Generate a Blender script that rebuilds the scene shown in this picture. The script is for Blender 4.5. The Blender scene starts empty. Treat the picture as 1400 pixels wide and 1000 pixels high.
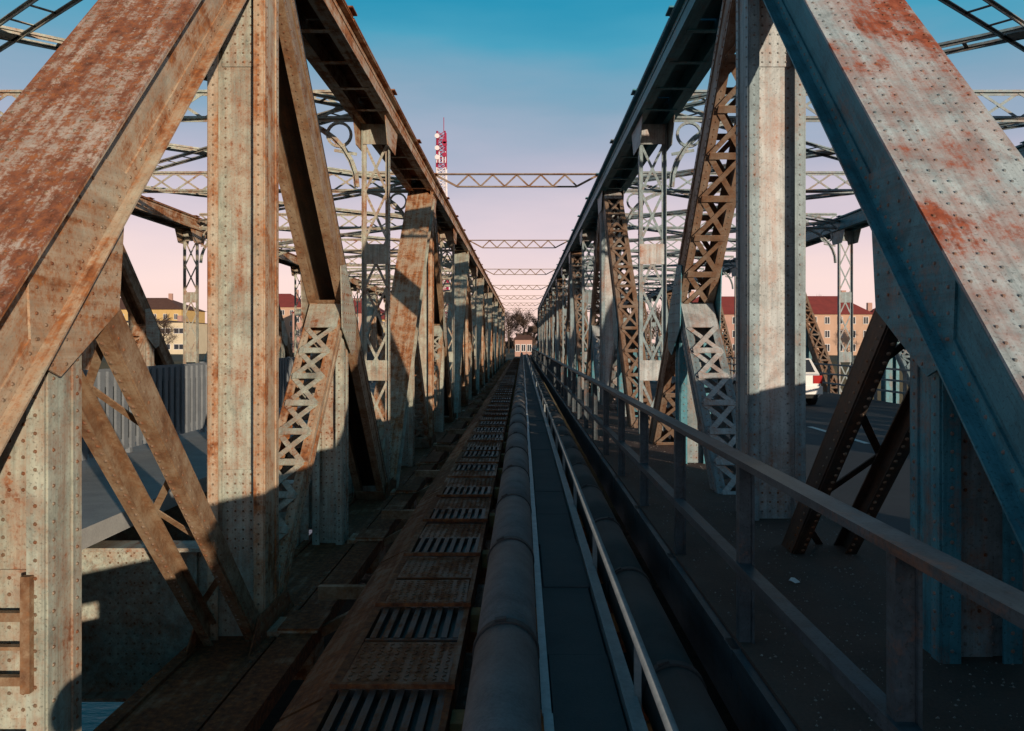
import bpy, math, random
from mathutils import Vector, Matrix
random.seed(7)
RAD = math.radians
scene = bpy.context.scene
COL = scene.collection

# ------------------------------------------------------------------ camera
# world: x right, y along the bridges, z up; z = 0 is the eye level
F_PX = 1089.0
cam = bpy.data.cameras.new('camera')
cam.sensor_width = 36.0
cam.lens = 36.0 * F_PX / 1400.0
cam.shift_x = -14.0 / 1400.0
cam.shift_y = -31.0 / 1400.0
cam.clip_start = 0.05
cam.clip_end = 9000
cam_ob = bpy.data.objects.new('camera', cam)
COL.objects.link(cam_ob)
cam_ob.location = (0, 0, 0)
cam_ob.rotation_euler = (RAD(90), 0, 0)
scene.camera = cam_ob

# ------------------------------------------------------------------ sky and sun
SUN_AZ = RAD(30)      # off the bridge axis, behind the camera on the right
SUN_EL = RAD(6)
world = bpy.data.worlds.new('World')
scene.world = world
world.use_nodes = True
wt = world.node_tree
for n in list(wt.nodes): wt.nodes.remove(n)
w_out = wt.nodes.new('ShaderNodeOutputWorld')
w_bg = wt.nodes.new('ShaderNodeBackground')
w_bg.inputs['Strength'].default_value = 1.0
tc = wt.nodes.new('ShaderNodeTexCoord')
sep = wt.nodes.new('ShaderNodeSeparateXYZ')
wt.links.new(tc.outputs['Generated'], sep.inputs[0])
# faint uneven veil so that the bands are not ruler-straight
wm = wt.nodes.new('ShaderNodeMapping'); wm.inputs['Scale'].default_value = (2.0, 2.0, 9.0)
wn = wt.nodes.new('ShaderNodeTexNoise'); wn.inputs['Scale'].default_value = 1.6; wn.inputs['Detail'].default_value = 5
wt.links.new(tc.outputs['Generated'], wm.inputs[0]); wt.links.new(wm.outputs[0], wn.inputs['Vector'])
wa = wt.nodes.new('ShaderNodeMath'); wa.operation = 'MULTIPLY_ADD'
wa.inputs[1].default_value = 0.10
wt.links.new(wn.outputs['Fac'], wa.inputs[0]); wt.links.new(sep.outputs['Z'], wa.inputs[2])
ws = wt.nodes.new('ShaderNodeMath'); ws.operation = 'SUBTRACT'; ws.inputs[1].default_value = 0.05
wt.links.new(wa.outputs[0], ws.inputs[0])
ramp = wt.nodes.new('ShaderNodeValToRGB')
stops = [(0.0, (0.96, 0.66, 0.58)), (0.07, (0.95, 0.71, 0.68)), (0.14, (0.74, 0.60, 0.66)),
         (0.22, (0.43, 0.44, 0.56)), (0.29, (0.22, 0.36, 0.49)), (0.35, (0.055, 0.33, 0.49)),
         (0.40, (0.008, 0.27, 0.44)), (0.62, (0.008, 0.10, 0.18)), (1.0, (0.005, 0.06, 0.11))]
cr = ramp.color_ramp
cr.elements[0].position, cr.elements[0].color = stops[0][0], stops[0][1] + (1,)
cr.elements[1].position, cr.elements[1].color = stops[-1][0], stops[-1][1] + (1,)
for p, c in stops[1:-1]:
    e = cr.elements.new(p); e.color = c + (1,)
wt.links.new(ws.outputs[0], ramp.inputs[0])
sky = wt.nodes.new('ShaderNodeTexSky'); sky.sky_type = 'NISHITA'; sky.sun_disc = False
sky.sun_elevation = SUN_EL
sky.sun_rotation = RAD(180) - SUN_AZ
wmix = wt.nodes.new('ShaderNodeMix'); wmix.data_type = 'RGBA'; wmix.blend_type = 'ADD'
wmix.inputs[0].default_value = 0.012
wt.links.new(ramp.outputs[0], wmix.inputs[6]); wt.links.new(sky.outputs[0], wmix.inputs[7])
wt.links.new(wmix.outputs[2], w_bg.inputs['Color'])
wt.links.new(w_bg.outputs[0], w_out.inputs[0])

sun = bpy.data.lights.new('sun', 'SUN')
sun.energy = 4.8
sun.angle = RAD(0.4)
sun.color = (1.0, 0.82, 0.63)
sun_ob = bpy.data.objects.new('sun', sun)
COL.objects.link(sun_ob)
sdir = Vector((math.sin(SUN_AZ) * math.cos(SUN_EL), -math.cos(SUN_AZ) * math.cos(SUN_EL), math.sin(SUN_EL)))
sun_ob.rotation_euler = sdir.to_track_quat('Z', 'Y').to_euler()
sun_ob.location = (20, -40, 20)

scene.view_settings.view_transform = 'Standard'
scene.view_settings.look = 'None'
scene.view_settings.gamma = 1.0
scene.view_settings.exposure = 0.0
scene.view_settings.use_curve_mapping = False

# ------------------------------------------------------------------ materials
class NT:
    def __init__(s, name):
        s.m = bpy.data.materials.new(name); s.m.use_nodes = True
        s.t = s.m.node_tree; s.b = s.t.nodes['Principled BSDF']
        g = s.t.nodes.new('ShaderNodeNewGeometry'); s.pos = g.outputs['Position']
        s.loc = s.t.nodes.new('ShaderNodeTexCoord').outputs['Object']; oi = s.t.nodes.new('ShaderNodeObjectInfo'); s.rnd = oi.outputs['Random']
    def noise(s, scale, detail=4, rough=0.6, vec=None, stretch=None, dist=0.0):
        n = s.t.nodes.new('ShaderNodeTexNoise')
        n.inputs['Scale'].default_value = scale; n.inputs['Detail'].default_value = detail
        n.inputs['Roughness'].default_value = rough; n.inputs['Distortion'].default_value = dist
        v = vec or s.pos
        if stretch:
            mp = s.t.nodes.new('ShaderNodeMapping'); mp.inputs['Scale'].default_value = stretch
            s.t.links.new(v, mp.inputs[0]); v = mp.outputs[0]
        s.t.links.new(v, n.inputs['Vector'])
        return n.outputs['Fac']
    def math(s, op, a, b=None, c=None):
        n = s.t.nodes.new('ShaderNodeMath'); n.operation = op
        for i, v in enumerate((a, b, c)):
            if v is None: continue
            if isinstance(v, (int, float)): n.inputs[i].default_value = v
            else: s.t.links.new(v, n.inputs[i])
        return n.outputs[0]
    def ramp(s, fac, stops):
        n = s.t.nodes.new('ShaderNodeValToRGB'); e = n.color_ramp.elements
        def c4(c): return (c, c, c, 1) if isinstance(c, (int, float)) else tuple(c) + (1,)
        e[0].position, e[0].color = stops[0][0], c4(stops[0][1])
        e[1].position, e[1].color = stops[-1][0], c4(stops[-1][1])
        for p, c in stops[1:-1]:
            x = e.new(p); x.color = c4(c)
        s.t.links.new(fac, n.inputs[0]); return n.outputs[0]
    def mix(s, f, a, b, mode='MIX'):
        n = s.t.nodes.new('ShaderNodeMix'); n.data_type = 'RGBA'; n.blend_type = mode
        for i, v in ((0, f), (6, a), (7, b)):
            if isinstance(v, (int, float)): n.inputs[i].default_value = v
            elif isinstance(v, tuple): n.inputs[i].default_value = v + (1,)
            else: s.t.links.new(v, n.inputs[i])
        return n.outputs[2]
    def out(s, col, rough=0.7, bump=None, bstr=0.3, bdist=0.01, metal=0.0):
        if isinstance(col, tuple): s.b.inputs['Base Color'].default_value = col + (1,)
        else: s.t.links.new(col, s.b.inputs['Base Color'])
        if isinstance(rough, (int, float)): s.b.inputs['Roughness'].default_value = rough
        else: s.t.links.new(rough, s.b.inputs['Roughness'])
        s.b.inputs['Metallic'].default_value = metal
        s.b.inputs['Specular IOR Level'].default_value = 0.3
        if bump is not None:
            b = s.t.nodes.new('ShaderNodeBump'); b.inputs['Strength'].default_value = bstr
            b.inputs['Distance'].default_value = bdist
            s.t.links.new(bump, b.inputs['Height']); s.t.links.new(b.outputs[0], s.b.inputs['Normal'])
        return s.m

def rusty_paint(name, c1, c2, thr, wts=(0.30, 0.28, 0.20, 0.30), rust_dark=(0.050, 0.018, 0.010), rust_mid=(0.17, 0.055, 0.022), rust_hi=(0.33, 0.115, 0.035), soft=0.06, grime=0.55):
    k = NT(name)
    big = k.noise(1.1, 6, 0.62, dist=0.4)
    mid = k.noise(5.0, 6, 0.68)
    fine = k.noise(34.0, 5, 0.7)
    streak = k.noise(1.0, 5, 0.65, vec=k.loc, stretch=(11.0, 0.8, 11.0))
    v = k.math('MULTIPLY', big, wts[0])
    v = k.math('MULTIPLY_ADD', mid, wts[1], v)
    v = k.math('MULTIPLY_ADD', fine, wts[2], v)
    v = k.math('MULTIPLY_ADD', streak, wts[3], v)
    v = k.math('MULTIPLY_ADD', k.rnd, 0.03, v)
    mask = k.ramp(v, [(thr - soft * 0.5, 0.0), (thr + soft * 0.5, 1.0)])
    halo = k.ramp(v, [(thr - soft * 2.2, 0.0), (thr + soft * 0.2, 1.0)])
    rc = k.ramp(k.noise(17.0, 5, 0.7), [(0.30, rust_dark), (0.52, rust_mid), (0.72, rust_hi)])
    paint = k.mix(k.ramp(mid, [(0.35, 0.0), (0.65, 1.0)]), c1, c2)
    g = k.ramp(k.noise(1.0, 6, 0.7, vec=k.loc, stretch=(16.0, 0.6, 16.0)), [(0.42, 1.0), (0.70, grime)])
    paint = k.mix(1.0, paint, g, 'MULTIPLY')
    bl = k.ramp(k.noise(2.6, 8, 0.72, dist=0.6), [(0.47, 1.0), (0.66, 0.52)])
    paint = k.mix(0.85, paint, bl, 'MULTIPLY')
    sp = k.ramp(k.noise(60.0, 3, 0.6), [(0.57, 1.0), (0.67, 0.35)])
    paint = k.mix(0.7, paint, sp, 'MULTIPLY')
    stain = k.mix(0.6, paint, rust_hi)
    paint = k.mix(halo, paint, stain)
    col = k.mix(mask, paint, rc)
    ro = k.ramp(mask, [(0.0, 0.50), (1.0, 0.92)])
    h = k.math('ADD', k.math('MULTIPLY', mask, -0.35), k.math('MULTIPLY', fine, 0.6))
    return k.out(col, ro, h, 0.32, 0.007)

M = {}
M['cream'] = rusty_paint('cream_green_rusty_paint', (0.44, 0.46, 0.38), (0.35, 0.40, 0.35), 0.635)
M['cream_edge'] = rusty_paint('cream_paint_rusted_edges', (0.45, 0.43, 0.34), (0.38, 0.38, 0.31), 0.580, soft=0.07, rust_mid=(0.24, 0.085, 0.03), rust_hi=(0.44, 0.18, 0.06))
M['cream_heavy'] = rusty_paint('cream_paint_mostly_rusted', (0.50, 0.48, 0.43), (0.42, 0.42, 0.38), 0.572, soft=0.06, wts=(0.16, 0.26, 0.34, 0.34), rust_mid=(0.20, 0.07, 0.035))
M['rust'] = rusty_paint('old_rusted_steel', (0.24, 0.19, 0.13), (0.15, 0.11, 0.075), 0.51, soft=0.10)
M['brown'] = rusty_paint('brown_stained_cream_paint', (0.34, 0.29, 0.21), (0.25, 0.21, 0.145), 0.575, soft=0.12, wts=(0.26, 0.36, 0.26, 0.18), rust_mid=(0.13, 0.06, 0.028), rust_hi=(0.26, 0.12, 0.05))
M['blue_shaded'] = rusty_paint('worn_blue_paint_with_painted_shade', (0.065, 0.26, 0.325), (0.045, 0.20, 0.26), 0.70)  # same paint as the blue grey, with the inner faces' shade put into the colour
M['blue'] = rusty_paint('blue_grey_worn_paint', (0.245, 0.32, 0.34), (0.18, 0.25, 0.275), 0.675)
M['blue_pale'] = rusty_paint('pale_grey_blue_paint', (0.46, 0.49, 0.49), (0.40, 0.44, 0.45), 0.665, rust_mid=(0.26, 0.09, 0.045), rust_hi=(0.40, 0.17, 0.085))
M['blue_patch'] = rusty_paint('pale_blue_paint_with_rust_patches', (0.42, 0.48, 0.49), (0.36, 0.43, 0.45), 0.600, wts=(0.52, 0.24, 0.12, 0.20), rust_mid=(0.24, 0.06, 0.03), rust_hi=(0.33, 0.10, 0.05), soft=0.05)
M['blue_rust'] = rusty_paint('grey_brown_paint_rusting', (0.25, 0.24, 0.21), (0.17, 0.165, 0.15), 0.60, soft=0.12, rust_mid=(0.13, 0.06, 0.03), rust_hi=(0.27, 0.13, 0.06))
M['railing'] = rusty_paint('dark_blue_grey_railing_paint', (0.075, 0.10, 0.115), (0.055, 0.075, 0.09), 0.72)
M['rivet_rust_shadow'] = rusty_paint('rusty_shadow_darkened_rivet_heads', (0.22, 0.19, 0.145), (0.15, 0.125, 0.09), 0.58, rust_hi=(0.2, 0.085, 0.035))  # rust, plus the shadows around the heads painted in as a darker base
M['rivet_blue'] = rusty_paint('painted_rivet_heads', (0.19, 0.26, 0.28), (0.14, 0.20, 0.22), 0.62)
M['dark_steel_and_shade'] = rusty_paint('dark_dirty_steel_and_painted_shade', (0.05, 0.045, 0.04), (0.035, 0.03, 0.028), 0.66, rust_hi=(0.16, 0.07, 0.03))  # dark steel; also stands in for shade on back plates and right sub-diagonals

def plain(name, c1, c2, scale=6.0, rough=0.8, bstr=0.25, bdist=0.01, fine=40.0):
    k = NT(name)
    a = k.noise(scale, 6, 0.65); f = k.noise(fine, 4, 0.7)
    m = k.math('ADD', k.math('MULTIPLY', a, 0.6), k.math('MULTIPLY', f, 0.4))
    col = k.mix(k.ramp(m, [(0.36, 0.0), (0.64, 1.0)]), c1, c2)
    return k.out(col, rough, f, bstr, bdist)
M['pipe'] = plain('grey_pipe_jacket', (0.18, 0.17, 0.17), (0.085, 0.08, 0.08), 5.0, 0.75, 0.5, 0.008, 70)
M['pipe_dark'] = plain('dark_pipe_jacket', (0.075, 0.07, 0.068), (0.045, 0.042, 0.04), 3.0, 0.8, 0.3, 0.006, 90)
M['band'] = plain('dark_pipe_band', (0.05, 0.045, 0.045), (0.03, 0.027, 0.027), 9.0, 0.7)
M['cover'] = plain('grey_concrete_cover', (0.075, 0.08, 0.082), (0.05, 0.054, 0.058), 2.2, 0.85, 0.3, 0.006, 70)
M['galv_light'] = plain('pale_galvanised_angle', (0.52, 0.55, 0.56), (0.34, 0.37, 0.39), 8.0, 0.5, 0.2, 0.004)
M['galv'] = plain('weathered_galvanised_steel', (0.26, 0.28, 0.285), (0.16, 0.18, 0.19), 8.0, 0.5, 0.2, 0.004)
M['bars'] = plain('dark_blue_grating_steel', (0.045, 0.055, 0.065), (0.022, 0.028, 0.034), 12.0, 0.5)
M['grate'] = rusty_paint('dark_blue_grating_with_rust', (0.05, 0.062, 0.075), (0.022, 0.028, 0.034), 0.60, rust_hi=(0.16, 0.07, 0.03))
M['timber'] = plain('weathered_yellow_timber', (0.30, 0.19, 0.08), (0.19, 0.115, 0.05), 9.0, 0.9)
M['plate_dirt'] = rusty_paint('dirty_rusted_chequer_plate', (0.085, 0.06, 0.045), (0.055, 0.04, 0.032), 0.56)
M['footway'] = plain('brown_gritty_asphalt', (0.13, 0.078, 0.062), (0.07, 0.045, 0.038), 1.6, 0.92, 0.6, 0.012, 45)
M['road'] = plain('blue_grey_asphalt', (0.062, 0.064, 0.070), (0.044, 0.046, 0.052), 1.0, 0.85, 0.3, 0.006, 60)
M['concrete'] = plain('pale_concrete', (0.36, 0.36, 0.34), (0.24, 0.24, 0.235), 2.2, 0.9, 0.35, 0.01)
M['marking'] = plain('white_road_paint', (0.75, 0.75, 0.73), (0.55, 0.55, 0.54), 12.0, 0.7)
M['slat'] = plain('grey_blue_fence_paint', (0.20, 0.22, 0.235), (0.14, 0.155, 0.17), 4.0, 0.6)
M['ground'] = plain('dry_winter_ground', (0.10, 0.085, 0.055), (0.06, 0.055, 0.035), 0.15, 0.95)
M['brickwall'] = plain('brown_brick_wall', (0.22, 0.12, 0.08), (0.15, 0.08, 0.055), 5.0, 0.9)
M['bark'] = plain('dark_bark', (0.06, 0.045, 0.035), (0.04, 0.03, 0.024), 4.0, 0.95)
M['twig'] = plain('reddish_bare_twigs', (0.095, 0.060, 0.045), (0.060, 0.040, 0.030), 0.8, 0.95)
M['roof_red'] = plain('red_roof_tiles', (0.30, 0.055, 0.045), (0.20, 0.04, 0.035), 0.8, 0.85)
M['roof_brown'] = plain('brown_roof', (0.16, 0.075, 0.05), (0.11, 0.05, 0.035), 0.8, 0.85)
M['wall_peach'] = plain('peach_render', (0.50, 0.33, 0.24), (0.42, 0.27, 0.19), 0.5, 0.9)
M['wall_pink'] = plain('pink_render', (0.44, 0.27, 0.22), (0.36, 0.21, 0.17), 0.5, 0.9)
M['wall_yellow'] = plain('yellow_render', (0.58, 0.40, 0.17), (0.48, 0.32, 0.13), 0.5, 0.9)
M['wall_cream'] = plain('cream_render', (0.62, 0.53, 0.38), (0.52, 0.44, 0.31), 0.5, 0.9)
M['wall_white'] = plain('white_render', (0.70, 0.68, 0.66), (0.58, 0.56, 0.55), 0.5, 0.9)
M['mast_red'] = plain('red_mast_paint', (0.34, 0.015, 0.06), (0.26, 0.012, 0.045), 0.5, 0.6)
M['mast_white'] = plain('white_mast_paint', (0.72, 0.66, 0.68), (0.62, 0.56, 0.58), 0.5, 0.6)
M['rubber'] = plain('black_rubber', (0.02, 0.02, 0.02), (0.014, 0.014, 0.014), 9.0, 0.8)
M['litter'] = plain('white_paper', (0.75, 0.75, 0.75), (0.6, 0.6, 0.6), 9.0, 0.9)
k = NT('window_glass'); M['glass'] = k.out((0.03, 0.035, 0.045), 0.08)
k = NT('white_car_paint'); M['car'] = k.out((0.72, 0.70, 0.68), 0.28); k.b.inputs['Coat Weight'].default_value = 0.5
k = NT('red_lamp_glass'); M['lamp'] = k.out((0.35, 0.012, 0.012), 0.15)
k = NT('wheel_rim'); M['rim'] = k.out((0.45, 0.45, 0.46), 0.35, metal=0.9)
k = NT('river_water')
rip = k.noise(1.2, 5, 0.6, stretch=(1.0, 2.2, 1.0))
M['water'] = k.out((0.012, 0.018, 0.018), 0.12, rip, 0.25, 0.08)

# ------------------------------------------------------------------ mesh helpers
class MB:
    def __init__(s): s.v = []; s.f = []
    def hexa(s, pts):
        b = len(s.v); s.v += [tuple(p) for p in pts]
        for q in ((0, 3, 2, 1), (4, 5, 6, 7), (0, 1, 5, 4), (1, 2, 6, 5), (2, 3, 7, 6), (3, 0, 4, 7)):
            s.f.append(tuple(b + i for i in q))
        return s
    def box(s, x0, x1, y0, y1, z0, z1):
        if x0 > x1: x0, x1 = x1, x0
        if y0 > y1: y0, y1 = y1, y0
        if z0 > z1: z0, z1 = z1, z0
        return s.hexa([(x0, y0, z0), (x1, y0, z0), (x1, y1, z0), (x0, y1, z0), (x0, y0, z1), (x1, y0, z1), (x1, y1, z1), (x0, y1, z1)])
    def bar(s, p, q, w, t, side=(0, 0, 1)):
        p, q = Vector(p), Vector(q); a = (q - p).normalized(); sd = Vector(side)
        n = a.cross(sd)
        if n.length < 1e-4: n = a.cross(Vector((1, 0, 0)))
        n.normalize(); m = n.cross(a).normalized()
        u, v = n * (w / 2), m * (t / 2)
        return s.hexa([p - u - v, p + u - v, q + u - v, q - u - v, p - u + v, p + u + v, q + u + v, q - u + v])
    def tube(s, pts, r, n=8, close=False, caps=True):
        rings = []
        N = len(pts)
        for i, p in enumerate(pts):
            p = Vector(p)
            a = (Vector(pts[(i + 1) % N]) - Vector(pts[i - 1])) if close else (Vector(pts[min(i + 1, N - 1)]) - Vector(pts[max(i - 1, 0)]))
            a.normalize()
            u = a.cross(Vector((0, 0, 1)))
            if u.length < 1e-3: u = a.cross(Vector((1, 0, 0)))
            u.normalize(); w = u.cross(a)
            rr = r[i] if isinstance(r, (list, tuple)) else r
            b = len(s.v)
            for k in range(n):
                t = 2 * math.pi * k / n
                s.v.append(tuple(p + u * (rr * math.cos(t)) + w * (rr * math.sin(t))))
            rings.append(b)
        for i in range(N if close else N - 1):
            b0, b1 = rings[i], rings[(i + 1) % N]
            for k in range(n):
                k2 = (k + 1) % n
                s.f.append((b0 + k, b1 + k, b1 + k2, b0 + k2))
        if not close and caps:
            s.f.append(tuple(rings[0] + k for k in range(n)))
            s.f.append(tuple(rings[-1] + n - 1 - k for k in range(n)))
        return s
    def prism(s, poly, axis, lo, hi):
        """poly of (a,b) in the two axes other than `axis`"""
        n = len(poly); b = len(s.v)
        for h in (lo, hi):
            for (a, c) in poly:
                s.v.append({0: (h, a, c), 1: (a, h, c), 2: (a, c, h)}[axis])
        s.f.append(tuple(range(b, b + n))); s.f.append(tuple(range(b + 2 * n - 1, b + n - 1, -1)))
        for i in range(n):
            j = (i + 1) % n
            s.f.append((b + i, b + n + i, b + n + j, b + j))
        return s
    def dome(s, c, n, r):
        c = Vector(c); n = Vector(n)
        u = n.orthogonal().normalized(); w = n.cross(u); b = len(s.v)
        for rr, hh in ((r, 0.0), (r * 0.62, r * 0.62)):
            for k in range(6):
                t = math.pi * k / 3
                s.v.append(tuple(c + u * (rr * math.cos(t)) + w * (rr * math.sin(t)) + n * hh))
        for k in range(6):
            j = (k + 1) % 6
            s.f.append((b + k, b + j, b + 6 + j, b + 6 + k))
        s.f.append(tuple(b + 6 + k for k in range(6)))
        return s
    def mesh(s, name, fix=True):
        me = bpy.data.meshes.new(name); me.from_pydata(s.v, [], s.f)
        if fix:
            import bmesh
            bm = bmesh.new(); bm.from_mesh(me); bmesh.ops.recalc_face_normals(bm, faces=bm.faces); bm.to_mesh(me); bm.free()
        me.update(); return me

def link(name, me, mat=None, parent=None, loc=None, rot=None, mtx=None):
    o = bpy.data.objects.new(name, me); COL.objects.link(o)
    if mat is not None and me is not None and not me.materials: me.materials.append(mat)
    if parent is not None: o.parent = parent
    if mtx is not None: o.matrix_local = mtx
    else:
        if loc is not None: o.location = loc
        if rot is not None: o.rotation_euler = rot
    return o
def obj(name, mb, mat, parent=None, loc=None, rot=None, smooth=False, kind=None, fix=True):
    me = mb.mesh(name, fix)
    if smooth:
        for p in me.polygons: p.use_smooth = True
    o = link(name, me, mat, parent, loc, rot)
    if kind: o['kind'] = kind
    return o
def tag(o, label, cat, group=None):
    o['label'] = label; o['category'] = cat
    if group: o['group'] = group
    return o
def thing(name, label, cat, loc=(0, 0, 0), group=None):
    o = bpy.data.objects.new(name, None); COL.objects.link(o); o.location = loc
    o.empty_display_size = 0.2
    return tag(o, label, cat, group)
def struct(name, mb, mat, parent=None, fix=True):
    o = obj(name, mb, mat, parent, fix=fix)
    if parent is None: o['kind'] = 'structure'
    return o

# ------------------------------------------------------------------ terrain, river
def ground_h(x, y):
    def sm(a, b, t):
        t = max(0, min(1, (t - a) / (b - a))); return t * t * (3 - 2 * t)
    bank = -3.9 if y < 60 else -2.6
    bed = -11.0
    f = sm(2.0, 18.0, y) * (1 - sm(104.0, 121.0, y))
    return bank * (1 - f) + bed * f + 0.15 * math.sin(x * 0.13) * math.cos(y * 0.11)
xs = [-4000, -1500, -600, -250] + [-150 + 10 * i for i in range(31)] + [250, 600, 1500, 4000]
ys = [-600, -200, -80, -30, -10, -2, 2, 5, 8, 11, 14, 18, 30, 60, 90, 104, 107, 110, 113, 116, 119, 121, 130, 160, 220, 320, 500, 900, 2000, 5000]
g = MB()
for y in ys:
    for x in xs: g.v.append((x, y, ground_h(x, y)))
nx = len(xs)
for j in range(len(ys) - 1):
    for i in range(nx - 1):
        g.f.append((j * nx + i, j * nx + i + 1, (j + 1) * nx + i + 1, (j + 1) * nx + i))
o = struct('ground', g, M['ground'])
for p in o.data.polygons: p.use_smooth = True
g = MB(); g.v = [(-4000, 8, -8.6), (4000, 8, -8.6), (4000, 116, -8.6), (-4000, 116, -8.6)]; g.f = [(0, 1, 2, 3)]
struct('river', g, M['water'])

# ------------------------------------------------------------------ truss bridges
Y0, Y1, L = 1.0, 8.3, 7.5
NP = 16                                    # panels
def ny(n):
    """y of node n (may be a half)"""
    if n <= 1: return Y0 + (Y1 - Y0) * n
    return Y1 + L * (n - 1)
HB, HT = -3.25, 4.57
W = 0.56

RIV = 0.0125
def rows(mb, lo, hi, step, u_list, v, nrm=(0, 0, 1), r=RIV, along='u'):
    n = max(2, int((hi - lo) / step))
    for i in range(n):
        s = lo + (hi - lo) * (i + 0.5) / n
        for u in u_list:
            p = (u, s, v) if along == 'u' else (v, s, u)
            mb.dome(p, nrm, r)

_bar_cache = {}
def bar_mesh(length, w, t, key):
    k = (round(length, 3), w, t, key)
    if k not in _bar_cache:
        mb = MB(); mb.box(-length / 2, length / 2, -w / 2, w / 2, -t / 2, t / 2)
        _bar_cache[k] = mb.mesh('lacing_bar')
    return _bar_cache[k]

def add_lacing(part, mb, s0, s1, v, hw, lod, mat, w=0.065, cell=0.72, cross=True, horiz=True, single=False):
    """X lacing between u=-hw..hw, at depth v.  lod 0: each bar its own object, else into mb"""
    n = max(1, round((s1 - s0) / cell)); c = (s1 - s0) / n
    ln = math.hypot(2 * hw, c); ang = math.atan2(c, 2 * hw)
    for i in range(n):
        mid = s0 + c * (i + 0.5)
        for sg, dv in ((1, 0.006), (-1, -0.006)):
            if single and (i % 2 == 0) != (sg > 0): continue
            if lod == 0:
                o = link('lacing_bar', bar_mesh(ln, w, 0.011, mat.name), mat, part)
                o.location = (0, mid, v + dv); o.rotation_euler = (0, 0, sg * ang)
            else:
                mb.bar((-hw, mid - sg * c / 2, v + dv), (hw, mid + sg * c / 2, v + dv), w, 0.011, (0, 0, 1))
        if horiz:
            if lod == 0:
                o = link('lacing_strut', bar_mesh(2 * hw, w * 1.3, 0.014, mat.name), mat, part)
                o.location = (0, s0 + c * i, v + 0.019)
            else:
                mb.bar((-hw, s0 + c * i, v + 0.019), (hw, s0 + c * i, v + 0.019), w * 1.3, 0.014, (0, 0, 1))

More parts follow.
